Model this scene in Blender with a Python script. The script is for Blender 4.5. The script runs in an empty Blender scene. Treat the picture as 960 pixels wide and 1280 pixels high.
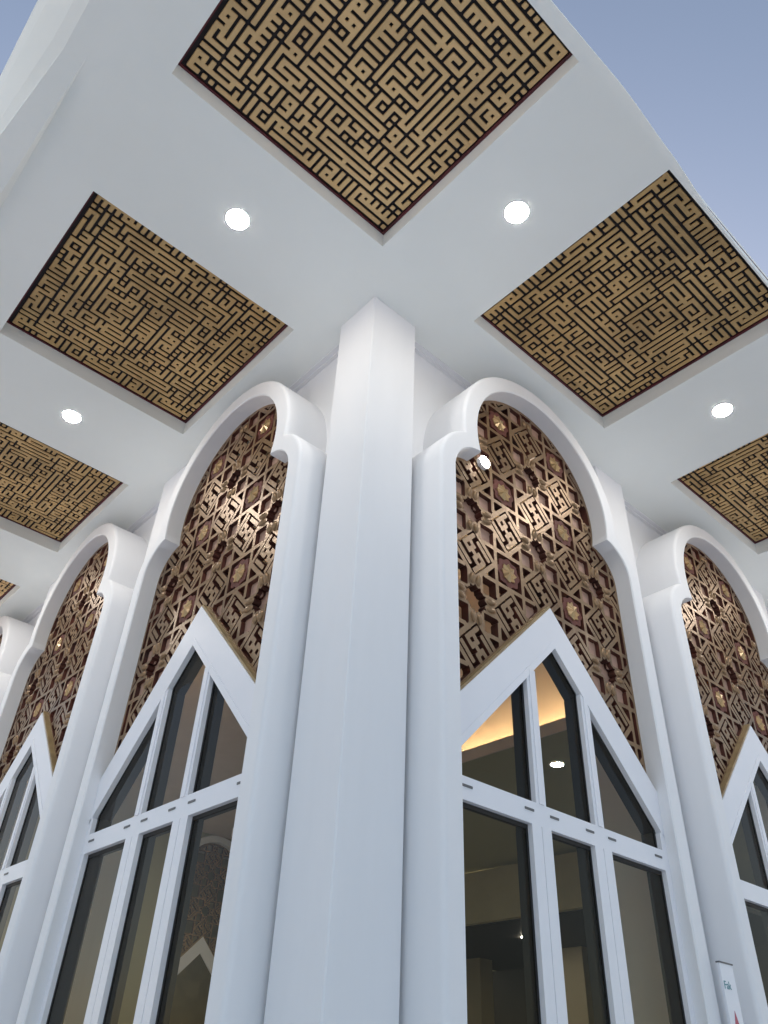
import bpy, bmesh, math, random
import numpy as np
from mathutils import Vector, Matrix
random.seed(7)
S = bpy.context.scene
C = S.collection
K = 7.0                      # ceiling height above the camera, metres
ZC = 1.5                     # camera height
def W(x, y, z=0.0):          # survey units (ceiling = 1 above the eye) to metres
    return Vector((x * K, y * K, ZC + z * K))

# ------------------------------------------------------------------ camera
f_px, yaw, pitch, roll = 981.09, 0.8623, 0.6516, 0.0496
cam = bpy.data.cameras.new('camera')
co = bpy.data.objects.new('camera', cam); C.objects.link(co)
fw = Vector((math.cos(yaw) * math.cos(pitch), math.sin(yaw) * math.cos(pitch), math.sin(pitch)))
r0 = Vector((math.sin(yaw), -math.cos(yaw), 0)); u0 = r0.cross(fw)
rr = math.cos(roll) * r0 + math.sin(roll) * u0
uu = -math.sin(roll) * r0 + math.cos(roll) * u0
co.matrix_world = Matrix(((rr.x, uu.x, -fw.x, -0.4733 * K), (rr.y, uu.y, -fw.y, -0.5986 * K), (rr.z, uu.z, -fw.z, ZC), (0, 0, 0, 1)))
cam.sensor_fit = 'VERTICAL'; cam.sensor_height = 36.0; cam.lens = 36.0 * f_px / 1280.0
cam.clip_start = 0.05; cam.clip_end = 6000
S.camera = co

# ------------------------------------------------------------------ sky, sun, exposure
SUN_EL, SUN_AZ = math.radians(11.0), math.radians(40.0)
wd = bpy.data.worlds.new('World'); S.world = wd; wd.use_nodes = True
nt = wd.node_tree; bg = nt.nodes['Background']
sky = nt.nodes.new('ShaderNodeTexSky'); sky.sky_type = 'NISHITA'; sky.sun_disc = False
sky.sun_elevation = SUN_EL; sky.sun_rotation = SUN_AZ
sky.air_density = 1.0; sky.dust_density = 2.5; sky.ozone_density = 1.5
tint = nt.nodes.new('ShaderNodeMixRGB'); tint.blend_type = 'MULTIPLY'; tint.inputs[0].default_value = 1.0
tint.inputs[2].default_value = (.98,.845,.79,1)      # faint violet evening haze over the whole dome
nt.links.new(sky.outputs['Color'], tint.inputs[1]); nt.links.new(tint.outputs[0], bg.inputs['Color']); bg.inputs['Strength'].default_value = 0.12
sl = bpy.data.lights.new('sun', 'SUN'); sl.energy = 4.5; sl.angle = math.radians(12); sl.color = (1, .93, .88)
so = bpy.data.objects.new('sun', sl); C.objects.link(so)
# nishita rotation is measured clockwise from +Y
sd = Vector((math.sin(SUN_AZ) * math.cos(SUN_EL), math.cos(SUN_AZ) * math.cos(SUN_EL), math.sin(SUN_EL)))
so.rotation_euler = (-sd).to_track_quat('-Z', 'Y').to_euler()
S.view_settings.view_transform = 'Standard'; S.view_settings.look = 'None'
S.view_settings.exposure = 1.76; S.view_settings.gamma = 1.0
S.render.engine = 'CYCLES'
S.cycles.max_bounces = 8; S.cycles.diffuse_bounces = 5; S.cycles.transparent_max_bounces = 12

LAMP_W = 88.0                # radiance of the downlight lenses
COVE_W = 13.0

# ------------------------------------------------------------------ materials
def mat(name, col, rough=.5, metal=0.0, noise=None, bump=None, emit=None, spec=.5, coords='Object', coat=0.0):
    m = bpy.data.materials.new(name); m.use_nodes = True
    t = m.node_tree; b = t.nodes['Principled BSDF']
    b.inputs['Base Color'].default_value = (*col, 1); b.inputs['Roughness'].default_value = rough
    b.inputs['Metallic'].default_value = metal; b.inputs['Specular IOR Level'].default_value = spec
    if coat: b.inputs['Coat Weight'].default_value = coat; b.inputs['Coat Roughness'].default_value = .25
    tc = t.nodes.new('ShaderNodeTexCoord')
    if noise:
        col2, scale, lo, hi = noise[:4]
        n = t.nodes.new('ShaderNodeTexNoise'); n.inputs['Scale'].default_value = scale
        n.inputs['Detail'].default_value = 6; n.inputs['Roughness'].default_value = .62
        mp = t.nodes.new('ShaderNodeMapping')
        if len(noise) > 4: mp.inputs['Scale'].default_value = noise[4]
        t.links.new(tc.outputs[coords], mp.inputs[0]); t.links.new(mp.outputs[0], n.inputs['Vector'])
        rp = t.nodes.new('ShaderNodeValToRGB'); rp.color_ramp.elements[0].position = lo; rp.color_ramp.elements[1].position = hi
        rp.color_ramp.elements[0].color = (*col, 1); rp.color_ramp.elements[1].color = (*col2, 1)
        t.links.new(n.outputs['Fac'], rp.inputs[0]); t.links.new(rp.outputs[0], b.inputs['Base Color'])
    if bump:
        bs, bd = bump
        n2 = t.nodes.new('ShaderNodeTexNoise'); n2.inputs['Scale'].default_value = bs; n2.inputs['Detail'].default_value = 5
        t.links.new(tc.outputs[coords], n2.inputs['Vector'])
        bp = t.nodes.new('ShaderNodeBump'); bp.inputs['Strength'].default_value = bd; bp.inputs['Distance'].default_value = .02
        t.links.new(n2.outputs['Fac'], bp.inputs['Height']); t.links.new(bp.outputs[0], b.inputs['Normal'])
    if emit:
        b.inputs['Emission Color'].default_value = (*emit[0], 1); b.inputs['Emission Strength'].default_value = emit[1]
    return m

M = {}
M['plaster'] = mat('white_plaster', (.805, .805, .825), .62, noise=((.75, .75, .765), .9, .42, .85, (1.6, 1.6, .28)), bump=(7, .05))
M['ceil'] = mat('ceiling_paint', (.855, .875, .85), .7, noise=((.81, .83, .80), .5, .35, .8), bump=(4, .05))
M['frame'] = mat('white_window_frame', (.79, .79, .83), .35, noise=((.755, .76, .80), 1.5, .4, .8))
M['gold'] = mat('gilded_letter', (.74, .50, .245), .40, .33, noise=((.48, .31, .145), 1.5, .45, .82), bump=(30, .15))
M['gold_dim'] = mat('dim_tarnished_gold', (.62, .405, .18), .40, .36, noise=((.26, .165, .075), 1.1, .45, .78), bump=(30, .15))  # dimmer light on the side panels put into the base; patches are tarnish
M['postc'] = mat('brown_post', (.15, .13, .085), .8)
M['board'] = mat('dark_backboard', (.014, .009, .011), .7)
M['maroon'] = mat('maroon_border', (.12, .016, .022), .55, noise=((.05, .008, .011), 3, .4, .7))
M['wood'] = mat('carved_wood', (.30, .192, .105), .37, .5, noise=((.155, .092, .05), 1.6, .42, .75), bump=(25, .2))
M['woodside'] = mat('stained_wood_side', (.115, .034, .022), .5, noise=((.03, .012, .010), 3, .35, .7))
M['woodtrim'] = mat('wood_trim', (.36, .26, .13), .4, .1, noise=((.22, .15, .08), 5, .4, .7))
M['inset'] = mat('rose_beige_inset', (.46, .29, .22), .6, noise=((.34, .205, .155), 3, .4, .8), spec=.2)
M['cart'] = mat('rosette_plate', (.155, .055, .043), .6, spec=.15, noise=((.09, .032, .025), 5, .4, .7))
M['rose'] = mat('rosette_gold', (.46, .30, .15), .32, .55, noise=((.34, .23, .11), 6, .4, .7))
M['alu'] = mat('dark_grey_lining', (.045, .046, .047), .5)
M['gasket'] = mat('black_gasket', (.008, .008, .009), .6)
M['slot'] = mat('grey_drain_cover', (.12, .12, .125), .5)
M['room'] = mat('beige_plaster', (.66, .57, .52), .8, noise=((.60, .51, .46), 1, .35, .7))
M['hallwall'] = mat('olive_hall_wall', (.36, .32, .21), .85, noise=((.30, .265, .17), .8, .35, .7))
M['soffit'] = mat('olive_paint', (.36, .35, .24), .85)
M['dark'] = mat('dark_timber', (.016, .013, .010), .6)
M['floor'] = mat('carpet', (.40, .34, .24), .9)
M['pave'] = mat('white_marble_paving', (.80, .79, .765), .5, noise=((.75, .74, .715), .6, .35, .7), bump=(10, .2))
M['lens'] = mat('lamp_lens', (.9, .9, .88), .4, emit=((1, .965, .91), LAMP_W))
M['lens2'] = mat('lamp_lens_indoor', (.9, .9, .88), .4, emit=((1, .91, .80), 125))
M['lens3'] = mat('lamp_lens_spot', (.9, .9, .88), .4, emit=((1, .97, .93), 25))
M['cove'] = mat('cove_strip', (.9, .7, .4), .4, emit=((1, .73, .41), COVE_W))
M['trimring'] = mat('white_trim_ring', (.8, .8, .8), .4)
M['teal'] = mat('teal_print', (.06, .24, .27), .6)
M['red'] = mat('red_print', (.45, .10, .14), .6)
M['ink'] = mat('ink_print', (.2, .21, .26), .6)
M['signw'] = mat('white_sign', (.78, .79, .84), .4)
gl = bpy.data.materials.new('window_glass'); gl.use_nodes = True
t = gl.node_tree; t.nodes.clear()
out = t.nodes.new('ShaderNodeOutputMaterial'); mx = t.nodes.new('ShaderNodeMixShader'); fr = t.nodes.new('ShaderNodeFresnel')
tr = t.nodes.new('ShaderNodeBsdfTransparent'); gg = t.nodes.new('ShaderNodeBsdfGlossy')
tr.inputs['Color'].default_value = (.84, .83, .74, 1); gg.inputs['Roughness'].default_value = .01; fr.inputs['IOR'].default_value = 1.24
t.links.new(fr.outputs[0], mx.inputs[0]); t.links.new(tr.outputs[0], mx.inputs[1]); t.links.new(gg.outputs[0], mx.inputs[2])
t.links.new(mx.outputs[0], out.inputs[0]); M['glass'] = gl

# ------------------------------------------------------------------ mesh helpers
class MB:
    def __init__(s): s.v = []; s.f = []; s.m = []
    def add(s, vs, fs, mi=0):
        o = len(s.v); s.v += [tuple(p) for p in vs]
        for q in fs: s.f.append(tuple(o + i for i in q)); s.m.append(mi)
        return s
    def box(s, x0, x1, y0, y1, z0, z1, mi=0):
        return s.add([(x0, y0, z0), (x1, y0, z0), (x1, y1, z0), (x0, y1, z0), (x0, y0, z1), (x1, y0, z1), (x1, y1, z1), (x0, y1, z1)],
                     [(0, 3, 2, 1), (4, 5, 6, 7), (0, 1, 5, 4), (1, 2, 6, 5), (2, 3, 7, 6), (3, 0, 4, 7)], mi)
    def wbox(s, x0, x1, y0, y1, z0, z1, mi=0):
        a, b = W(x0, y0, z0), W(x1, y1, z1); return s.box(a.x, b.x, a.y, b.y, a.z, b.z, mi)
    def prism(s, poly, t0, t1, mi=0, mside=None):   # poly in (a, z), extruded along the depth t
        n = len(poly); ar = sum(poly[i][0] * poly[(i + 1) % n][1] - poly[(i + 1) % n][0] * poly[i][1] for i in range(n))
        if ar < 0: poly = poly[::-1]
        s.add([(a, t0, z) for a, z in poly] + [(a, t1, z) for a, z in poly], [], mi); o = len(s.v) - 2 * n
        s.f.append(tuple(o + i for i in range(n))); s.m.append(mi)
        s.f.append(tuple(o + n + i for i in reversed(range(n)))); s.m.append(mi)
        for i in range(n):
            j = (i + 1) % n; s.f.append((o + i, o + n + i, o + n + j, o + j)); s.m.append(mi if mside is None else mside)
        return s
    def disc(s, c, r, n, z0, z1, mi=0, inner=0.0):
        p = [(c[0] + r * math.cos(2 * math.pi * i / n), c[1] + r * math.sin(2 * math.pi * i / n)) for i in range(n)]
        if inner:
            q = [(c[0] + inner * math.cos(2 * math.pi * i / n), c[1] + inner * math.sin(2 * math.pi * i / n)) for i in range(n)]
            vs = [(x, y, z0) for x, y in p] + [(x, y, z0) for x, y in q] + [(x, y, z1) for x, y in p] + [(x, y, z1) for x, y in q]
            fs = []
            for i in range(n):
                j = (i + 1) % n
                fs += [(i, n + i, n + j, j), (i, j, 2 * n + j, 2 * n + i), (n + i, 3 * n + i, 3 * n + j, n + j)]
            return s.add(vs, fs, mi)
        vs = [(x, y, z0) for x, y in p] + [(x, y, z1) for x, y in p]
        return s.add(vs, [tuple(reversed(range(n))), tuple(range(n, 2 * n))] + [(i, (i + 1) % n, n + (i + 1) % n, n + i) for i in range(n)], mi)
    def mesh(s, name, mats, smooth=False):
        me = bpy.data.meshes.new(name); me.from_pydata(s.v, [], s.f)
        for m in (mats if isinstance(mats, (list, tuple)) else [mats]): me.materials.append(m)
        me.polygons.foreach_set('material_index', s.m)
        if smooth: me.polygons.foreach_set('use_smooth', [True] * len(s.f))
        me.update(); return me
    def obj(s, name, mats, parent=None, smooth=False):
        return link(name, s.mesh(name, mats, smooth), parent)
def link(name, me, parent=None, loc=None, rz=0.0):
    o = bpy.data.objects.new(name, me); C.objects.link(o)
    if parent: o.parent = parent
    if loc is not None: o.location = loc
    if rz: o.rotation_euler.z = rz
    return o
def tag(o, label, cat, group=None, kind=None):
    o['label'] = label; o['category'] = cat
    if group: o['group'] = group
    o['kind'] = kind or 'thing'
    return o
def thing(name, label, cat, loc=(0, 0, 0), rz=0.0, group=None):
    return tag(link(name, None, None, loc, rz), label, cat, group)

# ------------------------------------------------------------------ survey
AX, AY, SX, SY = .0504, .0725, .3496, .3475
PL, PR, WL, WR, OL, OR = .5627, .5667, .0836, .0877, .141, .1443
FL, FR = .039, .0496          # how far the arch surrounds stand proud of the columns
WD = .035                     # wall plane behind the column faces
XE, YE = 3 * PR + WR, 3 * PL + WL

# ------------------------------------------------------------------ ground
g = MB(); g.add([(-3000, -3000, 0), (3000, -3000, 0), (3000, 3000, 0), (-3000, 3000, 0)], [(0, 1, 2, 3)])
go = g.obj('ground', M['pave']); go['kind'] = 'structure'

# ------------------------------------------------------------------ canopy
can = thing('portico_canopy', 'smooth white flat canopy wrapped round the building corner, with sunken squares and curved outer edge', 'canopy')
def inrect(x, y, r): return r[0] < x < r[1] and r[2] < y < r[3]
openings = [(-AX - SX, -AX, -AY - SY, -AY)]
openings += [(-AX - SX, -AX, OL + k * PL, OL + k * PL + SY) for k in range(3)]
openings += [(OR + k * PR, OR + k * PR + SX, -AY - SY, -AY) for k in range(3)]
XM, YM = -.485, -.4225
xs = sorted(set([XM, WD, XE] + [o[0] for o in openings] + [o[1] for o in openings]))
ys = sorted(set([YM, WD, YE] + [o[2] for o in openings] + [o[3] for o in openings]))
cm = MB()
for i in range(len(xs) - 1):
    for j in range(len(ys) - 1):
        x, y = (xs[i] + xs[i + 1]) / 2, (ys[j] + ys[j + 1]) / 2
        if (x > WD and y > WD) or any(inrect(x, y, o) for o in openings): continue
        p = [W(xs[i], ys[j], 1), W(xs[i], ys[j + 1], 1), W(xs[i + 1], ys[j + 1], 1), W(xs[i + 1], ys[j], 1)]
        cm.add(p, [(0, 1, 2, 3)])
RD = .028                     # depth of the sunken squares
for (x0, x1, y0, y1) in openings:
    p = [W(x0, y0, 1), W(x1, y0, 1), W(x1, y1, 1), W(x0, y1, 1), W(x0, y0, 1 + RD + .004), W(x1, y0, 1 + RD + .004), W(x1, y1, 1 + RD + .004), W(x0, y1, 1 + RD + .004)]
    cm.add(p, [(0, 1, 5, 4), (1, 2, 6, 5), (2, 3, 7, 6), (3, 0, 4, 7)])
cm.obj('ceiling', M['ceil'], can)
def interp(v, pts):
    if v <= pts[0][0]: return pts[0][1]
    for (a, b), (c, d) in zip(pts, pts[1:]):
        if v <= c:
            t = (v - a) / (c - a); t = t * t * (3 - 2 * t) * .5 + t * .5
            return b + (d - b) * t
    return pts[-1][1]
# curved outer edge over the right arm
edge = [(-.62, -.449), (-.30, -.442), (-.128, -.4375), (.011, -.4388), (.128, -.4332), (.244, -.4247), (.335, -.4229), (.398, -.4229), (.6, -.4229), (XE, -.4229)]
fm = MB(); prev = None
for i in range(121):
    x = -.56 + (XE + .56) * i / 120; y = interp(x, edge)
    cur = [W(x, YM, 1.0), W(x, y, 1.0), W(x, y - .0004, 1.002), W(x, y, 1.006), W(x, -.4203, 1.0335)]
    if prev:
        o = len(fm.v); fm.add(prev + cur, [(a, a + 1, a + 6, a + 5) for a in range(4)])
    prev = cur
fm.obj('outer_edge', M['ceil'], can, True)
# stepped, flaring soffit along the left arm
sm = MB(); prev = None
for i in range(101):
    y = YM + (YE - YM) * i / 100
    q = max(0.0, y + .011)
    inner = XM
    step = XM - min(.016, q * .034) - .0006                       # pale bevel strip, widening from nothing
    cove = -.510 + .012 * max(0, -.25 - y) - min(.045, q * .10)
    outer = -.5575
    if q == 0: step = XM - .0004
    dz = .012 * min(1, q * 9)
    cur = [W(inner, y, 1.0), W(step, y, 1.0 - dz), W(cove, y, 1.0 - dz), W(cove - .0004, y, 1.0), W(cove * .7 + outer * .3, y, 1.006), W((cove + outer) / 2, y, 1.013), W(cove * .2 + outer * .8, y, 1.024), W(outer, y, 1.034), W(outer + .04, y, 1.06)]
    if prev:
        n = len(cur); sm.add(prev + cur, [(a + 1, a, a + n, a + n + 1) for a in range(n - 1)])
    prev = cur
sm.obj('flared_soffit', M['ceil'], can)
rm = MB()
rm.wbox(-.53, XE, -.4200, WD + .2, 1.0345, 1.05); rm.wbox(-.53, WD + .2, WD + .2, YE, 1.0345, 1.05)
rm.obj('roof_slab', M['ceil'], can)

# ------------------------------------------------------------------ ceiling panels of square lettering
KH = "7CE7ECE2 F821E03E 0C23B472 37FE5236 93FD9096 13FD5214 3CC65F12 3C580E22 78124E32 4F7FFB26 C17EFB24 0537B026 CD06B866 14D1BB46 50193A46 50F18306 C0D99B14 C0199A14 D0319850 D4318966 94F89940 D19C0D06 54BC1DE4 C5DE103C 07783478 5BFCC678 48097F90 18EB7F92 DFE4FFD8 D98B8860 8FCF083E D02FCE7C"
KV = "03FE0BC1 FFED3BA7 00000000 24215520 EA037FE9 40000047 E3C5B4CE 8395E9DF A00000D1 1B40071C BF800099 982DA699 55A806F8 7781C418 171E5299 BF8630BD 9FD23C68 1FC264EE 06EE7DAA AC95F019 FE0021FD 1573C2D8 EF318005 4C0029C1 680323C7 10000002 FCFCC057 90828424 80000000 BE0CB7FF F0107FC0 00000000"
def dec(s): return [[int(b) for h in r for b in format(int(h, 16), '04b')] for r in s.split()]
HH, VV = dec(KH), dec(KV)
LINKS0 = set()                # joined neighbouring cells of the lettering grid
for i in range(32):
    for j in range(32):
        if i < 31 and HH[j][i]: LINKS0.add(((i, j), (i + 1, j)))
        if j < 31 and VV[j][i]: LINKS0.add(((i, j), (i, j + 1)))
def variant(rot):
    """the opening lines along the border stay; the text inside reads on from another side"""
    if rot is None: return set(LINKS0)
    ins = lambda c: 3 <= c[0] <= 28 and 3 <= c[1] <= 28
    out = set()
    for a, b in LINKS0:
        if ins(a) and ins(b):
            a, b = rot(a), rot(b); out.add((min(a, b), max(a, b)))
        elif not ins(a) and not ins(b): out.add((a, b))
    return out
LINKS = LINKS0
def ch(i, j): return ((i, j), (i + 1, j)) in LINKS
def cv(i, j): return ((i, j), (i, j + 1)) in LINKS
comp = {}
def flood(s, k):
    st = [s]
    while st:
        i, j = st.pop()
        if (i, j) in comp: continue
        comp[(i, j)] = k
        if ch(i, j): st.append((i + 1, j))
        if ch(i - 1, j): st.append((i - 1, j))
        if cv(i, j): st.append((i, j + 1))
        if cv(i, j - 1): st.append((i, j - 1))
PS = 2.362; PU = PS / 32
def letter_mesh(cells, gold):
    mb = MB(); lo = .172; cz = .09; TH = .03; IN = .035
    cs = set(cells)
    for (i, j) in cells:
        R_, L_, U_, D_ = ch(i, j), ch(i - 1, j), cv(i, j), cv(i, j - 1)
        x0, x1, y0, y1 = i + lo, i + 1 - lo, j + lo, j + 1 - lo
        poly = []; open_ = []
        # corners counter-clockwise in (i,j): ll, lr, ur, ul ; each edge is open unless joined there
        def corner(x, y, dx, dy, ja, jb, first):
            if not ja and not jb:
                a = (x + dx * cz, y); b = (x, y + dy * cz)
                return [a, b] if first else [b, a]
            return [(x, y)]
        ll = corner(x0, y0, 1, 1, L_, D_, False); lr = corner(x1, y0, -1, 1, R_, D_, True)
        ur = corner(x1, y1, -1, -1, R_, U_, False); ul = corner(x0, y1, 1, -1, L_, U_, True)
        poly = ll + lr + ur + ul
        marks = []
        n = len(poly)
        for k in range(n):
            a, b = poly[k], poly[(k + 1) % n]
            joined = (R_ and a[0] == x1 == b[0]) or (L_ and a[0] == x0 == b[0]) or (U_ and a[1] == y1 == b[1]) or (D_ and a[1] == y0 == b[1])
            marks.append(not joined)
        cap(mb, poly, marks, TH, IN)
        if R_:
            q = [(i + 1 - lo, y0), (i + 1 + lo, y0), (i + 1 + lo, y1), (i + 1 - lo, y1)]
            cap(mb, q, [True, False, True, False], TH, IN)
        if U_:
            q = [(x0, j + 1 - lo), (x1, j + 1 - lo), (x1, j + 1 + lo), (x0, j + 1 + lo)]
            cap(mb, q, [False, True, False, True], TH, IN)
    return mb.mesh('letter', [gold, M['board']])
def cap(mb, poly, marks, TH, IN):
    """one facet of a letter: flat face, bevelled rim and dark flank along its open edges"""
    n = len(poly); ln = []
    for k in range(n):
        (ax, ay), (bx, by) = poly[k], poly[(k + 1) % n]
        dx, dy = bx - ax, by - ay; L = math.hypot(dx, dy); nx, ny = -dy / L, dx / L
        d = .06 if marks[k] else 0.0
        ln.append((ax + nx * d, ay + ny * d, dx / L, dy / L))
    inn = []
    for k in range(n):
        (ax, ay, ux, uy), (bx, by, vx, vy) = ln[k - 1], ln[k]
        det = ux * vy - uy * vx
        if abs(det) < 1e-6: inn.append((bx, by)); continue
        t_ = ((bx - ax) * vy - (by - ay) * vx) / det; inn.append((ax + ux * t_, ay + uy * t_))
    T = lambda x, y: (PS / 2 - x * PU, PS / 2 - y * PU)             # point reflection keeps orientation
    vs = [(*T(x, y), -TH) for x, y in inn] + [(*T(x, y), -TH + .010) for x, y in poly] + [(*T(x, y), 0) for x, y in poly]
    mb.add(vs, [tuple(reversed(range(n)))], 0)
    o = len(mb.v) - 3 * n
    for k in range(n):
        if marks[k]:
            j = (k + 1) % n
            mb.f.append((o + k, o + j, o + n + j, o + n + k)); mb.m.append(0)
            mb.f.append((o + n + k, o + n + j, o + 2 * n + j, o + 2 * n + k)); mb.m.append(1)
def letter_set(rot, gold):
    global LINKS
    LINKS = variant(rot); comp.clear(); nk = 0
    for i in range(32):
        for j in range(32):
            if (i, j) not in comp: flood((i, j), nk); nk += 1
    cells = {}
    for c, k in comp.items(): cells.setdefault(k, []).append(c)
    return [letter_mesh(cells[k], gold) for k in range(nk)]
SETS = [letter_set(None, M['gold']), letter_set(lambda c: (31 - c[0], 31 - c[1]), M['gold_dim']), letter_set(lambda c: (c[1], 31 - c[0]), M['gold_dim'])]
def panel(rect, rz, label, letters, sh=(.012, 0)):
    cx, cy = (rect[0] + rect[1]) / 2, (rect[2] + rect[3]) / 2
    o = thing('ceiling_panel', label, 'ceiling panel', W(cx, cy, 1 + RD), rz, 'square panels of geometric lettering sunk in the canopy ceiling')
    hx, hy = (rect[1] - rect[0]) * K / 2 + .008, (rect[3] - rect[2]) * K / 2 + .008
    if abs(math.sin(rz)) > .5: hx, hy = hy, hx
    MB().box(-PS / 2 - .012, PS / 2 + .012, -PS / 2 - .012, PS / 2 + .012, .024, .036).obj('backboard', M['board'], o)
    b = MB(); e = PS / 2 + .013
    b.box(-hx, -e, -hy, hy, .002, .03); b.box(e, hx, -hy, hy, .002, .03); b.box(-e, e, -hy, -e, .002, .03); b.box(-e, e, e, hy, .002, .03)
    b.obj('border', M['maroon'], o)
    for me in letters: link('letter', me, o, (*sh, .025))
    return o
panel(openings[0], 0, 'largest panel of gilded square lettering, cut by the top edge of the picture', SETS[0])
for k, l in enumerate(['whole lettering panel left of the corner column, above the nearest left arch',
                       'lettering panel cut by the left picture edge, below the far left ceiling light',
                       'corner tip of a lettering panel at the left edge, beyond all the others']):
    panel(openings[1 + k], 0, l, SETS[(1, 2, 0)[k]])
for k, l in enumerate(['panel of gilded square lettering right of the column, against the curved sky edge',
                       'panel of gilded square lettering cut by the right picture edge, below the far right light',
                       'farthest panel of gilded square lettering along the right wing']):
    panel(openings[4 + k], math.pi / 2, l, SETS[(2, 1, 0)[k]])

# ------------------------------------------------------------------ downlights
lb = MB(); n = 40
for r, z in ((.113, -.0008), (.108, -.0028), (.090, -.0036), (.055, -.004), (.02, -.0042)):
    lb.v += [(r * math.cos(2 * math.pi * i / n), r * math.sin(2 * math.pi * i / n), z) for i in range(n)]
for k in range(4):
    for i in range(n): lb.f.append((k * n + i, (k + 1) * n + i, (k + 1) * n + (i + 1) % n, k * n + (i + 1) % n)); lb.m.append(0)
lb.f.append(tuple(reversed(range(4 * n, 5 * n)))); lb.m.append(0)
lensm = lb.mesh('lens', M['lens'], True)
ringm = MB().disc((0, 0), .122, 40, -.0012, .004, inner=.1135).mesh('trim_ring', M['ceil'])
def downlight(x, y, label):
    o = thing('downlight', label, 'ceiling light', W(x, y, 1), 0, 'round downlights in the canopy ceiling')
    link('lens', lensm, o); link('trim_ring', ringm, o)
downlight(-.229, .038, 'lit round downlight left of the corner column, between the largest panel and the left panel')
downlight(-.2245, .594, 'lit round downlight near the left edge, between two panels of the left wing')
downlight(-.2245, .594 + PL, 'farthest lit round downlight of the left wing')
downlight(.048, -.242, 'lit round downlight right of the corner column, between the largest panel and the right panel')
downlight(.601, -.243, 'lit round downlight near the right edge, between two panels of the right wing')
downlight(.601 + PR, -.243, 'farthest lit round downlight of the right wing')

# ------------------------------------------------------------------ columns and walls
def column(x0, x1, y0, y1, label):
    a, b = W(x0, y0, 0), W(x1, y1, 0); c = .012
    p = [(a.x + c, a.y), (b.x - c, a.y), (b.x, a.y + c), (b.x, b.y - c), (b.x - c, b.y), (a.x + c, b.y), (a.x, b.y - c), (a.x, a.y + c)]
    zt = W(0, 0, 1).z - .001; n = 8
    mb = MB().add([(x, y, 0) for x, y in p] + [(x, y, zt) for x, y in p], [(i, (i + 1) % n, n + (i + 1) % n, n + i) for i in range(n)] + [tuple(range(n, 2 * n))])
    return tag(mb.obj('column', M['plaster']), label, 'column', 'square white columns of the portico')
column(0, WR, 0, WL, 'tall square white corner column in the middle, one edge towards the viewer')
for k in (1, 2, 3):
    column(k * PR, k * PR + WR, 0, .09, ['white column behind the narrow sign, between the two right arches', 'second white column along the right wing', 'end column of the right wing'][k - 1])
    column(0, .09, k * PL, k * PL + WL, ['white column between the nearest and the second left arch', 'white column between the second and the third left arch', 'end column of the left wing'][k - 1])

# arch outlines in metres about the bay centre: (a, z)
ZG = -ZC / K
def outline(w, n1=14, n2=40):
    r = w - .148; R = .157 + (w - .205) * 1.0; zc = .797; cx, czz = .148, .70
    d = math.hypot(cx, zc - czz)
    # intersection of the two circles, upper right one
    al = (R * R - r * r + d * d) / (2 * d); h = math.sqrt(max(0, R * R - al * al))
    ux, uz = cx / d, (czz - zc) / d
    ix, iz = al * ux - h * uz, zc + al * uz + h * ux
    if iz < zc + al * uz - h * ux: ix, iz = al * ux + h * uz, zc + al * uz - h * ux
    pts = [(w, ZG), (w, .2), (w, .45), (w, czz)]
    t1 = math.atan2(iz - czz, ix - cx)
    for i in range(1, n1 + 1): pts.append((cx + r * math.cos(t1 * i / n1), czz + r * math.sin(t1 * i / n1)))
    f0 = math.atan2(iz - zc, ix)
    for i in range(1, n2 + 1):
        f_ = f0 + (math.pi / 2 - f0) * i / n2; pts.append((R * math.cos(f_), zc + R * math.sin(f_) * (1 if f_ < 0 else 1 + 0.0 * f_)))
    pts += [(-x, z) for x, z in reversed(pts[:-1])]
    return [(x * K, ZC + z * K) for x, z in pts]
INN, OUT = outline(.205), outline(.234)
INS = outline(.2065)
NP = len(INN)
def surround_mesh(depth):
    mb = MB(); rf = .042; rows = []
    for (ia, iz), (oa, oz) in zip(INN, OUT):
        dx, dz = oa - ia, oz - iz; L = math.hypot(dx, dz); ux, uz = dx / L, dz / L
        sec = [(ia, .215, iz), (ia, .012, iz), (ia + ux * .012, 0, iz + uz * .012), (ia + ux * .03, 0, iz + uz * .03), (ia + ux * (L - rf - .02), 0, iz + uz * (L - rf - .02))]
        for s in range(7):
            th = math.pi / 2 * s / 6; k = L - rf + rf * math.sin(th)
            sec.append((ia + ux * k, rf - rf * math.cos(th), iz + uz * k))
        sec += [(oa, rf + .03, oz), (oa, depth, oz)]; rows.append(sec)
    m = len(rows[0])
    for r_ in rows: mb.v += r_
    for i in range(NP - 1):
        for k in range(m - 1):
            mb.f.append((i * m + k, i * m + k + 1, (i + 1) * m + k + 1, (i + 1) * m + k)); mb.m.append(0)
    # inner ring closing the back of the tube
    o = len(mb.v)
    for (ia, iz), (oa, oz) in zip(INN, OUT): mb.v += [(ia, .215, iz), (oa, .24, oz)]
    for i in range(NP - 1): mb.f.append((o + 2 * i, o + 2 * i + 2, o + 2 * i + 3, o + 2 * i + 1)); mb.m.append(0)
    me = mb.mesh('arch_surround', M['plaster'], True)
    return me
def smooth_sharp(me, ang=35):
    bm = bmesh.new(); bm.from_mesh(me); bmesh.ops.recalc_face_normals(bm, faces=bm.faces)
    for e in bm.edges:
        if len(e.link_faces) == 2 and e.calc_face_angle(0) > math.radians(ang): e.smooth = False
    bm.to_mesh(me); bm.free(); return me

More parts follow.
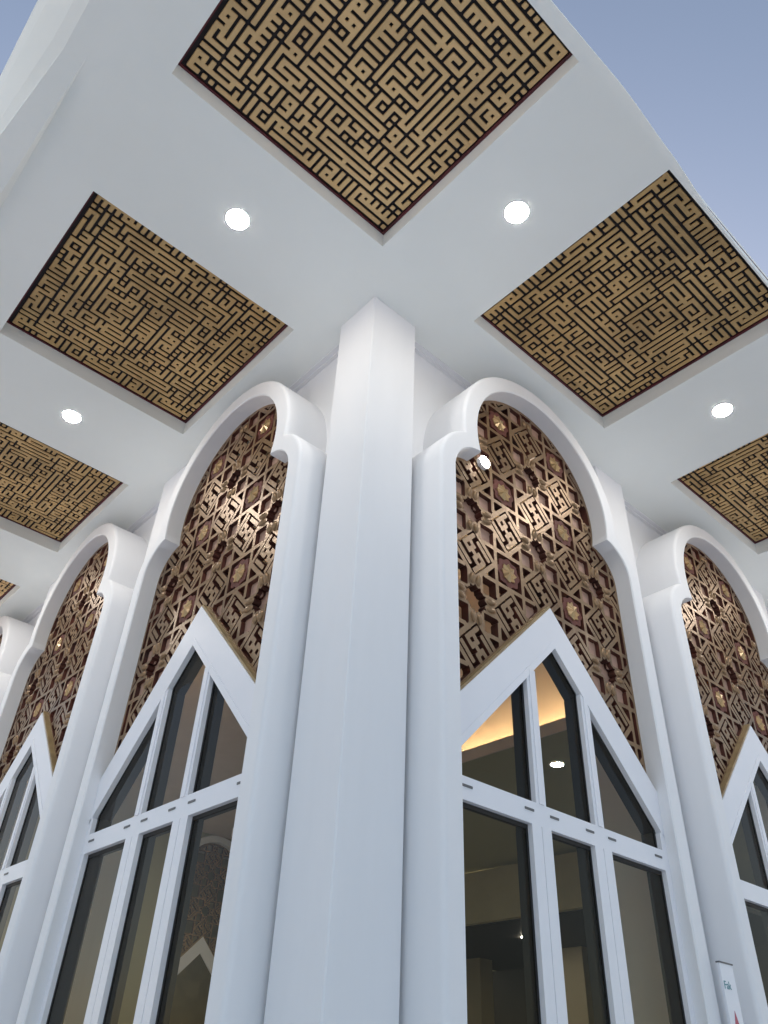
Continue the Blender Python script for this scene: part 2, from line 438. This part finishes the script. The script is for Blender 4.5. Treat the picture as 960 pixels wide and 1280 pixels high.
# wall of one wing: local a along the bay, t depth; built bay by bay around the arch outline
def wing_wall(name, bays, tw, label, origin, rz):
    mb = MB(); hw = .2395 * K; zt = W(0, 0, 1).z - .002
    for c in bays:
        half = NP // 2 + 1
        for sgn in (1, -1):
            pts = [(sgn * a, z) for a, z in OUT[:half]]
            for (a0, z0), (a1, z1) in zip(pts, pts[1:]):
                q = [(c + a0, tw, z0), (c + sgn * (hw + .2), tw, z0), (c + sgn * (hw + .2), tw, z1), (c + a1, tw, z1)]
                mb.add(q, [(0, 1, 2, 3)])
        ztop = OUT[half - 1][1]
        mb.add([(c - hw - .2, tw, ztop), (c + hw + .2, tw, ztop), (c + hw + .2, tw, zt), (c - hw - .2, tw, zt)], [(0, 1, 2, 3)])
        mb.box(c - hw, c + hw, tw - .10, tw - .001, zt - .012, zt + .001)       # small cornice
        mb.box(c - hw, c + hw, tw - .045, tw - .001, zt - .028, zt - .0125)
    return tag(link(name, mb.mesh(name, M['plaster']), None, origin, rz), label, 'wall')
bays_r = [(WR + PR) / 2 * K + k * PR * K for k in range(3)]
bays_l = [(WL + PL) / 2 * K + k * PL * K for k in range(3)]
wing_wall('facade_wall', bays_r, WD * K, 'white rear wall of the right wing behind the arch surrounds', (0, 0, 0), 0)
wing_wall('facade_wall', [-b for b in bays_l], WD * K, 'white rear wall of the left wing behind the arch surrounds', (0, 0, 0), -math.pi / 2)

# ------------------------------------------------------------------ carved lattice (signed-distance pattern, meshed by marching squares)
TU = .0718 * K
ZR = ZC + .7435 * K
SLOPE_OUT, SLOPE_IN = .570, .507     # chevron: z = c - |a| (survey units)
GL = ["#.#####", "#.#.#..", "#.###.#", "#..#..#", "#.###.#", "..#.#.#", "#####.#"]
def sdbox(x, y, hx, hy):
    dx, dy = np.abs(x) - hx, np.abs(y) - hy
    return np.hypot(np.maximum(dx, 0), np.maximum(dy, 0)) + np.minimum(np.maximum(dx, dy), 0)
def pattern(X, Y):
    # rosettes at (even, even), flowers at (odd, odd), lettered diamonds at the rest
    x = np.mod(X + 1, 2) - 1; y = np.mod(Y + 1, 2) - 1
    ax, ay = np.abs(x), np.abs(y)
    hw = .043
    d = np.full(X.shape, 9.0)
    for p, q in ((ax, ay), (ay, ax)):
        d = np.minimum(d, sdbox(p - .385, q, hw, .74))                       # bars round the rosette
        kx, ky = np.abs(p - 1), q                                            # lettered diamond
        d = np.minimum(d, np.abs(kx + ky - .575) / math.sqrt(2) - .047)
        fx, fy = 1 - p, 1 - q                                                # flower arms
        d = np.minimum(d, sdbox(np.abs(fx) - .175, fy - .40, .030, .21))
        for sx_ in (-.078, .078):                                            # paired looped leaves
            e_ = np.hypot((fx - sx_) / .066, (fy - .395) / .115)
            d = np.minimum(d, np.abs(e_ - 1) * .075 - .024)
    # lettering inside the diamonds
    for (cx, cy) in ((1, 0), (-1, 0), (0, 1), (0, -1)):
        dx, dy = x - cx, y - cy
        p, q = (dx + dy) / math.sqrt(2), (dy - dx) / math.sqrt(2)
        s = .092
        for r in range(7):
            for c in range(7):
                if GL[r][c] == '#': d = np.minimum(d, sdbox(p - (c - 3) * s, q - (3 - r) * s, s * .51, s * .51))
    return d * TU
def arch_dist(a, z, poly):                # signed distance to the polygon
    P = np.array(poly); n = len(P); dist = np.full(a.shape, 1e9); ins = np.zeros(a.shape, bool)
    for i in range(n):
        x0, z0 = P[i]; x1, z1 = P[(i + 1) % n]
        ex, ez = x1 - x0, z1 - z0; L2 = ex * ex + ez * ez + 1e-12
        t_ = np.clip(((a - x0) * ex + (z - z0) * ez) / L2, 0, 1)
        dist = np.minimum(dist, np.hypot(a - x0 - t_ * ex, z - z0 - t_ * ez))
        c_ = ((z0 > z) != (z1 > z)); ins ^= c_ & (a < (x1 - x0) * (z - z0) / (z1 - z0 + 1e-12) + x0)
    return np.where(ins, -dist, dist)
def lattice_mesh(t0, t1):
    st = .0138
    a = np.arange(-.2075 * K, .2075 * K + st, st); z = np.arange(ZC + .355 * K, ZC + .962 * K, st)
    A, Z = np.meshgrid(a, z, indexing='ij')
    d = pattern(A / TU - 1.0, (Z - ZR) / TU)
    poly = [(x, max(q, ZC + .2 * K)) for x, q in INS]
    ad = arch_dist(A, Z, poly)
    d = np.minimum(d, -(ad + .045))                                          # rim frame along the arch
    chev = ((ZC + .565 * K) - np.abs(A) - Z) / math.sqrt(2)
    d = np.minimum(d, np.abs(chev) - .06)
    d = np.maximum(d, ad); d = np.maximum(d, chev)
    n0, n1 = d.shape
    V = []; F = []; MI = []; cache = {}
    idx = -np.ones(d.shape, int)
    neg = d < 0
    v2 = []
    ii, jj = np.nonzero(neg)
    idx[ii, jj] = np.arange(len(ii)); v2 = list(zip(a[ii].tolist(), z[jj].tolist()))
    def ep(i, j, k, l):
        key = (i, j, k, l)
        if key in cache: return cache[key]
        d0, d1 = d[i, j], d[k, l]; s = d0 / (d0 - d1); s = min(.98, max(.02, s))
        v2.append((float(a[i] + (a[k] - a[i]) * s), float(z[j] + (z[l] - z[j]) * s))); cache[key] = len(v2) - 1
        return cache[key]
    case = neg[:-1, :-1] * 1 + neg[1:, :-1] * 2 + neg[1:, 1:] * 4 + neg[:-1, 1:] * 8
    tops = []; walls = []
    # full cells merged into runs along z
    for i in range(n0 - 1):
        row = case[i]; j = 0
        while j < n1 - 1:
            c = row[j]
            if c == 15:
                tops.append((idx[i, j], idx[i + 1, j], idx[i + 1, j + 1], idx[i, j + 1])); j += 1; continue
            if c:
                cor = [(i, j), (i + 1, j), (i + 1, j + 1), (i, j + 1)]; pl = []; 
                for k in range(4):
                    p, q = cor[k], cor[(k + 1) % 4]
                    if neg[p]: pl.append(int(idx[p]))
                    if neg[p] != neg[q]:
                        e = ep(*min(p, q), *max(p, q)); pl.append(e)
                        pl.append(('x', e, not neg[p]))
                ent = [x for x in pl if isinstance(x, tuple)]; ids = [x for x in pl if not isinstance(x, tuple)]
                if len(ent) == 2:
                    tops.append(tuple(ids))
                    ex_ = [x[1] for x in ent if not x[2]][0]; en_ = [x[1] for x in ent if x[2]][0]
                    walls.append((ex_, en_))
                else:                                  # saddle: two separate corner triangles
                    for k in range(4):
                        if neg[cor[k]]:
                            p = cor[k]; nx, pv = cor[(k + 1) % 4], cor[k - 1]
                            e1 = ep(*min(p, nx), *max(p, nx)); e0 = ep(*min(p, pv), *max(p, pv))
                            tops.append((e0, int(idx[p]), e1)); walls.append((e1, e0))
            j += 1
    nv = len(v2)
    V = [(x, t0, q) for x, q in v2]
    back = {}
    for p, q in walls:
        for e in (p, q):
            if e not in back: back[e] = nv + len(back)
    V += [None] * len(back)
    for e, b in back.items(): V[b] = (v2[e][0], t1, v2[e][1])
    F = [tuple(int(k) for k in f) for f in tops]; MI = [0] * len(F)
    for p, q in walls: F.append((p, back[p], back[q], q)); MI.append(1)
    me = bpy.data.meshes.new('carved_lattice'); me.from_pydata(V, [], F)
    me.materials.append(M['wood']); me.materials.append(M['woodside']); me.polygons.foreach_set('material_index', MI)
    me.update(); return me, d, a, z, ad
T_LAT = .196
lat_me, LD, LA, LZ, LAD = lattice_mesh(T_LAT, T_LAT + .085)

def rosette_mesh():
    mb = MB(); R_ = .215 * TU; n = 8; vs = [(0, -.030, 0)]
    for k in range(16):
        th = math.pi * k / 8; r = R_ if k % 2 == 0 else R_ * .78
        vs.append((r * math.cos(th), -.012 if k % 2 == 0 else -.001, r * math.sin(th)))
    for k in range(16):
        th = math.pi * k / 8; r = R_ if k % 2 == 0 else R_ * .78
        vs.append((r * math.cos(th), .02, r * math.sin(th)))
    mb.add(vs, [(0, 1 + k, 1 + (k + 1) % 16) for k in range(16)] + [(1 + k, 17 + k, 17 + (k + 1) % 16, 1 + (k + 1) % 16) for k in range(16)])
    return mb.mesh('rosette', M['rose'])
def plate_mesh():
    p = []
    for k in range(32):
        th = 2 * math.pi * k / 32; r = (.315 + .03 * math.cos(8 * th)) * TU; p.append((r * math.cos(th), r * math.sin(th)))
    mb = MB(); mb.prism(p, 0, .03)
    return mb.mesh('cartouche', M['cart'])
ros_me, plate_me = rosette_mesh(), plate_mesh()
ros_spots = []
for i in (-3, -1, 1, 3):
    for j in range(-8, 8):
        x, q = i * TU, ZR + 2 * j * TU
        ia, iz = int(round((x - LA[0]) / (LA[1] - LA[0]))), int(round((q - LZ[0]) / (LZ[1] - LZ[0])))
        if 0 <= ia < len(LA) and 0 <= iz < len(LZ) and LAD[ia, iz] < -.09 and q > ZC + .57 * K - abs(x) + .16: ros_spots.append((x, q))

def leaf_mesh():
    mb = MB(); n = 10; rings = ((1.0, 0.0), (.8, -.016), (.45, -.026))
    for r, t_ in rings:
        for k in range(n):
            th = 2 * math.pi * k / n
            mb.v.append((.062 * TU * r * math.cos(th) * (1 - .35 * math.sin(th)), t_ - .006 * math.sin(th), .125 * TU * r * math.sin(th)))
    for a in range(2):
        for k in range(n): mb.f.append((a * n + k, (a + 1) * n + k, (a + 1) * n + (k + 1) % n, a * n + (k + 1) % n)); mb.m.append(0)
    mb.f.append(tuple(range(2 * n, 3 * n))); mb.m.append(0)
    bm = bmesh.new(); me = mb.mesh('leaf', M['wood'], True); bm.from_mesh(me); bmesh.ops.recalc_face_normals(bm, faces=bm.faces); bm.to_mesh(me); bm.free()
    return me
leafm = leaf_mesh()
flowm = MB().box(-.30 * TU, .30 * TU, 0, .012, -.30 * TU, .30 * TU).mesh('inset_panel', M['inset'])
leaf_spots, flow_spots = [], []
for i in (-2, 0, 2):
    for j in range(-8, 8):
        x, q = i * TU, ZR + (2 * j + 1) * TU
        for rot in range(4):
            for sg_ in (-1, 1):
                c_, s_ = (1, 0, -1, 0)[rot], (0, 1, 0, -1)[rot]
                ox, oz = sg_ * .082 * TU, .40 * TU
                lx, lz = x + ox * c_ - oz * s_, q + ox * s_ + oz * c_
                ia, iz = int(round((lx - LA[0]) / (LA[1] - LA[0]))), int(round((lz - LZ[0]) / (LZ[1] - LZ[0])))
                if 0 <= ia < len(LA) and 0 <= iz < len(LZ) and LAD[ia, iz] < -.10 and lz > ZC + .57 * K - abs(lx) + .13: leaf_spots.append((lx, lz, rot))
        ia, iz = int(round((x - LA[0]) / (LA[1] - LA[0]))), int(round((q - LZ[0]) / (LZ[1] - LZ[0])))
        if 0 <= ia < len(LA) and 0 <= iz < len(LZ) and LAD[ia, iz] < .05 and q > ZC + .57 * K - abs(x): flow_spots.append((x, q))
hexm = MB().box(-.245 * TU, .245 * TU, 0, .012, -.245 * TU, .245 * TU).mesh('inset_panel', M['inset'])
hex_spots = []
for i in (-3, -1, 1, 3):
    for j in range(-8, 8):
        for sx_ in (-.61, .61):
            for sz_ in (-.61, .61):
                x, q = (i + sx_) * TU, ZR + (2 * j + sz_) * TU
                ia, iz = int(round((x - LA[0]) / (LA[1] - LA[0]))), int(round((q - LZ[0]) / (LZ[1] - LZ[0])))
                if 0 <= ia < len(LA) and 0 <= iz < len(LZ) and LAD[ia, iz] < .03 and q > ZC + .57 * K - abs(x) - .05: hex_spots.append((x, q))
# ------------------------------------------------------------------ windows
def zz(v): return ZC + v * K
def aa(v): return v * K
TF = .118                     # front of the white frame behind the surround front
def frame_polys():
    """white frame members: gable boards, jambs, mullions, transom, stiles"""
    res = {}
    j = .2065
    def band(sg): return [(0, zz(SLOPE_OUT)), (aa(sg * j), zz(SLOPE_OUT - j)), (aa(sg * j), zz(SLOPE_IN - j)), (0, zz(SLOPE_IN))]
    res['gable'] = [band(-1), band(1)]
    return res
gab = frame_polys()['gable']
gable_me = []
for p in gab: gable_me.append(MB().prism(p, TF, TF + .05).mesh('gable_board', M['frame']))
lip_me = []
for sg in (-1, 1):            # thin raised lip round the glass under the gable
    c0, c1 = SLOPE_IN + .012, SLOPE_IN - .0
    p = [(0, zz(c0)), (aa(sg * .197), zz(c0 - .197)), (aa(sg * .197), zz(c1 - .197)), (0, zz(c1))]
    lip_me.append(MB().prism(p, TF - .007, TF).mesh('glazing_bead', M['frame']))
def trim_me(sg):
    c0, c1 = SLOPE_OUT + .0042, SLOPE_OUT
    p = [(0, zz(c0)), (aa(sg * .2065), zz(c0 - .2065)), (aa(sg * .2065), zz(c1 - .2065)), (0, zz(c1))]
    return MB().prism(p, TF + .012, T_LAT + .02).mesh('wooden_trim', M['woodtrim'])
trims = [trim_me(-1), trim_me(1)]
def member(a0, a1, z0, z1, t0=TF, t1=TF + .065): return MB().box(aa(a0), aa(a1), t0, t1, zz(z0), zz(z1))
ZT0, ZT1 = .2615, .2865
jamb_l = member(-.2065, -.194, ZG, SLOPE_IN - .2065 + .008); jamb_r = member(.194, .2065, ZG, SLOPE_IN - .2065 + .008)
jl, jr = jamb_l.mesh('jamb', M['frame']), jamb_r.mesh('jamb', M['frame'])
transom = member(-.194, .194, ZT0, ZT1).mesh('transom', M['frame'])
mull = []
for c in (-.0565, .0565):
    mb = member(c - .009, c + .009, ZT1, SLOPE_IN - abs(c) + .006); mb.box(aa(c - .004), aa(c + .004), TF - .010, TF, zz(ZT1), zz(SLOPE_IN - abs(c) + .004))
    mull.append(mb.mesh('mullion', M['frame']))
stile = []
for c in (-.0585, .0585):
    mb = member(c - .0172, c - .0006, ZG, ZT0); mb.box(aa(c + .0006), aa(c + .0172), TF, TF + .065, zz(ZG), zz(ZT0))
    mb.box(aa(c - .0006), aa(c + .0006), TF + .008, TF + .06, zz(ZG), zz(ZT0)); stile.append(mb.mesh('stile', M['frame']))
# dark lining behind the frame members
lin = MB(); t0, t1 = TF + .066, TF + .19
for c in (-.0565, .0565):
    lin.box(aa(c - .0087), aa(c + .0087), t0, t1, zz(ZT1 - .002), zz(SLOPE_IN - abs(c) + .004)); lin.box(aa(c - .0187), aa(c + .0147), t0, t1 - .02, zz(ZG), zz(ZT0 + .001))
lin.box(aa(-.2), aa(-.1925), t0, t1, zz(ZG), zz(.31)); lin.box(aa(.1925), aa(.2), t0, t1, zz(ZG), zz(.31))
lin.box(aa(-.194), aa(.194), t0, t0 + .12, zz(ZT0 + .002), zz(ZT1 - .002))
for sg in (-1, 1):
    p = [(0, zz(SLOPE_OUT - .001)), (aa(sg * .206), zz(SLOPE_OUT - .207)), (aa(sg * .206), zz(SLOPE_IN - .2085)), (0, zz(SLOPE_IN - .0025))]
    lin.prism(p, TF + .051, t1)
lin_me = lin.mesh('dark_lining', M['alu'])
gas = MB(); e = .0022
def gask(poly):
    n = len(poly); cx, cz_ = sum(p[0] for p in poly) / n, sum(p[1] for p in poly) / n
    for i in range(n):
        p, q = poly[i], poly[(i + 1) % n]
        ip = [(p[0] + (cx - p[0]) * .05, p[1] + (cz_ - p[1]) * .02), (q[0] + (cx - q[0]) * .05, q[1] + (cz_ - q[1]) * .02)]
        gas.prism([p, q, ip[1], ip[0]], TF + .045, TF + .060)
si = SLOPE_IN
panes = [
    [(aa(-.194), zz(ZT1)), (aa(-.0655), zz(ZT1)), (aa(-.0655), zz(si - .0655)), (aa(-.194), zz(si - .194))],
    [(aa(-.0475), zz(ZT1)), (aa(.0475), zz(ZT1)), (aa(.0475), zz(si - .0475)), (0, zz(si)), (aa(-.0475), zz(si - .0475))],
    [(aa(.0655), zz(ZT1)), (aa(.194), zz(ZT1)), (aa(.194), zz(si - .194)), (aa(.0655), zz(si - .0655))],
    [(aa(-.194), zz(ZG)), (aa(-.0757), zz(ZG)), (aa(-.0757), zz(ZT0)), (aa(-.194), zz(ZT0))],
    [(aa(-.0413), zz(ZG)), (aa(.0413), zz(ZG)), (aa(.0413), zz(ZT0)), (aa(-.0413), zz(ZT0))],
    [(aa(.0757), zz(ZG)), (aa(.194), zz(ZG)), (aa(.194), zz(ZT0)), (aa(.0757), zz(ZT0))]]
for p in panes: gask(p)
gas_me = gas.mesh('gasket', M['gasket'])
pane_me = []
for p in panes: pane_me.append(MB().add([(x, TF + .052, q) for x, q in p], [tuple(range(len(p)))]).mesh('glass_pane', M['glass']))
slot_me = MB().box(-.055, .055, -.006, 0, -.009, .009).mesh('drain_cover', M['slot'])
SUR = {}
def arched_window(cx, d, side, label, open_corner=False):
    """side 'R': facade along +X facing -Y; 'L': facade along +Y facing -X"""
    loc = (cx * K, -d * K, 0) if side == 'R' else (-d * K, cx * K, 0)
    o = thing('arched_window', label, 'window', loc, 0 if side == 'R' else -math.pi / 2, 'trefoil arched windows of the facade')
    if side not in SUR: SUR[side] = smooth_sharp(surround_mesh((d + WD) * K + .02))
    link('arch_surround', SUR[side], o)
    lt = link('carved_lattice', lat_me, o)
    for (x, q) in ros_spots:
        link('cartouche', plate_me, lt, (x, T_LAT + .010, q)); link('rosette', ros_me, lt, (x, T_LAT + .008, q))
    for (x, q) in hex_spots:
        if open_corner and x < -.55 and q < ZC + .60 * K: continue
        link('inset_panel', hexm, lt, (x, T_LAT + .048, q))
    for (x, q) in flow_spots:
        if open_corner and x < -.55 and q < ZC + .66 * K: continue
        link('inset_panel', flowm, lt, (x, T_LAT + .0865, q))
    for (x, q, r_) in leaf_spots: link('leaf', leafm, lt, (x, T_LAT - .001, q)).rotation_euler.y = -r_ * math.pi / 2
    for me in gable_me: link('gable_board', me, o)
    for me in lip_me: link('glazing_bead', me, o)
    for me in trims: link('wooden_trim', me, o)
    link('jamb', jl, o); link('jamb', jr, o)
    tr_ = link('transom', transom, o)
    for a in (-.181, -.079, -.034, .034, .079, .181): link('drain_cover', slot_me, tr_, (aa(a), TF, zz(.2765)))
    for me in mull: link('mullion', me, o)
    for me in stile: link('stile', me, o)
    link('dark_lining', lin_me, o); link('gasket', gas_me, o)
    for me in pane_me: link('glass_pane', me, o)
    return o
cR, cL = (WR + PR) / 2, (WL + PL) / 2
arched_window(cR, FR, 'R', 'trefoil arch right of the corner column, with a small lit spotlight on its lattice', True)
arched_window(cR + PR, FR, 'R', 'trefoil arch cut by the right picture edge, beyond the narrow sign')
arched_window(cR + 2 * PR, FR, 'R', 'farthest trefoil arch of the right wing')
arched_window(cL, FL, 'L', 'trefoil arch left of the corner column, showing a far carved arch through its lower pane')
arched_window(cL + PL, FL, 'L', 'second trefoil arch of the left wing, by the left picture edge')
arched_window(cL + 2 * PL, FL, 'L', 'third trefoil arch of the left wing, a sliver at the left edge')

# small spotlight in the right arch
o = thing('spotlight', 'small glowing spotlight on the carved lattice, just right of the corner column', 'spotlight', W(.2075, -FR, .771) + Vector((0, T_LAT - .05, 0)))
mb = MB()
def ycyl(mb, r, y0, y1, n=20, mi=0):
    p = [(r * math.cos(2 * math.pi * i / n), r * math.sin(2 * math.pi * i / n)) for i in range(n)]
    mb.prism(p, y0, y1, mi); return mb
ycyl(MB(), .075, .006, .055).obj('housing', M['trimring'], o); ycyl(MB(), .066, -.004, .0055).obj('lens', M['lens3'], o)

# ------------------------------------------------------------------ hall behind the windows
RX, RY = 3.1, 3.1
X0, Y0 = .075, .075
def room(name, mb, m, label, cat, kind=None): return tag(mb.obj(name, m), label, cat, None, kind)
room('hall_ceiling', MB().wbox(X0, RX, Y0, RY, .985, .995), M['room'], 'beige high ceiling of the hall behind the lattices', 'ceiling')
room('hall_floor', MB().wbox(X0 - .03, RX, Y0 - .03, RY, ZG + .0006, ZG + .003), M['floor'], 'dark carpet floor inside the hall', 'floor')
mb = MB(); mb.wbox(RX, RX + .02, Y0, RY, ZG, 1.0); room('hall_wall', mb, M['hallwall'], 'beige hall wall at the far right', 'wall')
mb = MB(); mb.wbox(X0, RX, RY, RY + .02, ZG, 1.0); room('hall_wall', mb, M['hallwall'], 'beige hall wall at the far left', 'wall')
# lowered ceiling with a lit ledge
XD, YD, ZD = .65, .62, .55
dc = thing('lowered_ceiling', 'olive lowered ceiling inside, with a glowing ledge edge seen through the right arch', 'ceiling')
YB = 1.25
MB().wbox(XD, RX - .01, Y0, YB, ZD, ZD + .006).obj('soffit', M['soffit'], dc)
MB().wbox(XD - .004, XD - .001, Y0, YB, ZD - .002, ZD + .02).obj('ledge_fascia', M['room'], dc)
MB().wbox(XD + .05, XD + .056, Y0, YB, ZD + .007, .98).obj('cove_wall', M['room'], dc)
MB().wbox(XD + .004, XD + .010, Y0 + .02, YB - .05, ZD + .008, ZD + .011).obj('cove_strip', M['cove'], dc)
for (x, y, l) in ((.775, .305, 'lit indoor downlight seen through the middle upper pane of the right arch'), (1.35, 1.0, 'unseen fill downlight added deep in the lowered hall ceiling'), (1.5, .5, 'unseen fill downlight added deep in the right part of the hall')):  # the two deep ones are unseen, added to brighten the hall
    o = thing('indoor_downlight', l, 'ceiling light', W(x, y, ZD), 0, 'downlights in the lowered hall ceiling')
    MB().disc((0, 0), .085, 24, -.012, -.004).obj('lens', M['lens2'], o)
    MB().disc((0, 0), .11, 24, -.016, -.001, inner=.086).obj('trim_ring', M['trimring'], o)
for (x, y, l) in ((.55, 1.75, 'added fill lamp in the high hall ceiling behind the left arch'), (1.35, 2.15, 'added fill lamp in the high hall ceiling before the far carved arch')):  # invented lamps, put in to light the far arch
    o = thing('indoor_downlight', l, 'ceiling light', W(x, y, .985), 0, 'added fill lamps in the high hall ceiling')
    MB().disc((0, 0), .11, 24, -.012, -.004).obj('lens', M['lens2'], o)
    MB().disc((0, 0), .14, 24, -.016, -.001, inner=.111).obj('trim_ring', M['trimring'], o)
# gallery
gy = thing('gallery', 'brown hall gallery with a dark underside and brown posts, behind the right arch', 'gallery')
MB().wbox(1.28, 1.30, .35, 1.5, .4125, .54).obj('fascia', M['hallwall'], gy)
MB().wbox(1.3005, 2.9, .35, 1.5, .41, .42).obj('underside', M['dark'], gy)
for y in (.55, .95, 1.35): MB().wbox(1.7, 1.76, y, y + .08, ZG, .409).obj('post', M['postc'], gy)
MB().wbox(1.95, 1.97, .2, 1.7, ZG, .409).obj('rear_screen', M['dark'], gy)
o = thing('indoor_downlight', 'small lit lamp under the dark gallery, low behind the right arch', 'ceiling light', W(1.50, .995, .41), 0, 'downlights in the lowered hall ceiling')
MB().disc((0, 0), .08, 24, -.012, -.004).obj('lens', M['lens2'], o)
# far arch inside
ia = thing('indoor_arch', 'carved lattice arch on the far hall wall, seen through the left arch', 'arch', (1.50 * K, 2.75 * K, 0), 0)
wm = MB(); half = NP // 2 + 1
for sgn in (1, -1):
    pts = [(sgn * a, z) for a, z in OUT[:half]]
    for (a0, z0), (a1, z1) in zip(pts, pts[1:]): wm.add([(a0, .1, z0), (sgn * .6 * K, .1, z0), (sgn * .6 * K, .1, z1), (a1, .1, z1)], [(0, 1, 2, 3)])
wm.add([(-.6 * K, .1, OUT[half - 1][1]), (.6 * K, .1, OUT[half - 1][1]), (.6 * K, .1, zz(.985)), (-.6 * K, .1, zz(.985))], [(0, 1, 2, 3)])
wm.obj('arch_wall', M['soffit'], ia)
link('arch_surround', SUR['R'], ia); l2 = link('carved_lattice', lat_me, ia)
for me in gable_me: link('gable_board', me, ia)
for me in trims: link('wooden_trim', me, ia)

# ------------------------------------------------------------------ narrow sign by the right arch
sg = thing('sign_board', 'tall narrow white sign with teal lettering, standing against the right arch surround', 'sign', W(.5735, -.0605, ZG))
hw, hh = .0155 * K, 2.62
MB().box(-hw, hw, -.012, .012, 0, hh).obj('board', M['signw'], sg)
MB().box(-hw - .004, hw + .004, -.018, .018, hh, hh + .012).obj('top_rail', M['slot'], sg)
def text(s, size, x, z, m, name='lettering'):
    cu = bpy.data.curves.new(name, 'FONT'); cu.body = s; cu.size = size; cu.align_x = 'CENTER'; cu.extrude = .001
    to = bpy.data.objects.new(name, cu); C.objects.link(to)
    dg = bpy.context.evaluated_depsgraph_get(); me = bpy.data.meshes.new_from_object(to.evaluated_get(dg)); bpy.data.objects.remove(to)
    me.materials.clear(); me.materials.append(m)
    ob = link(name, me, sg, (x, -.0135, z)); ob.rotation_euler.x = math.pi / 2; return ob
text('Fak', .085, -.04, hh - .19, M['teal'])
mb = MB(); mb.prism([(-.035, hh - .44), (.03, hh - .44), (-.005, hh - .34)], -.0142, -.012); mb.obj('emblem', M['red'], sg)
mb = MB()
for k in range(3): mb.box(-.03, .025, -.0142, -.012, hh - .60 + k * .035, hh - .578 + k * .035)
for k in range(5): mb.box(-.02, .01 + .01 * (k % 2), -.0142, -.012, hh - 1.15 + k * .05, hh - 1.118 + k * .05)
mb.obj('small_print', M['ink'], sg)
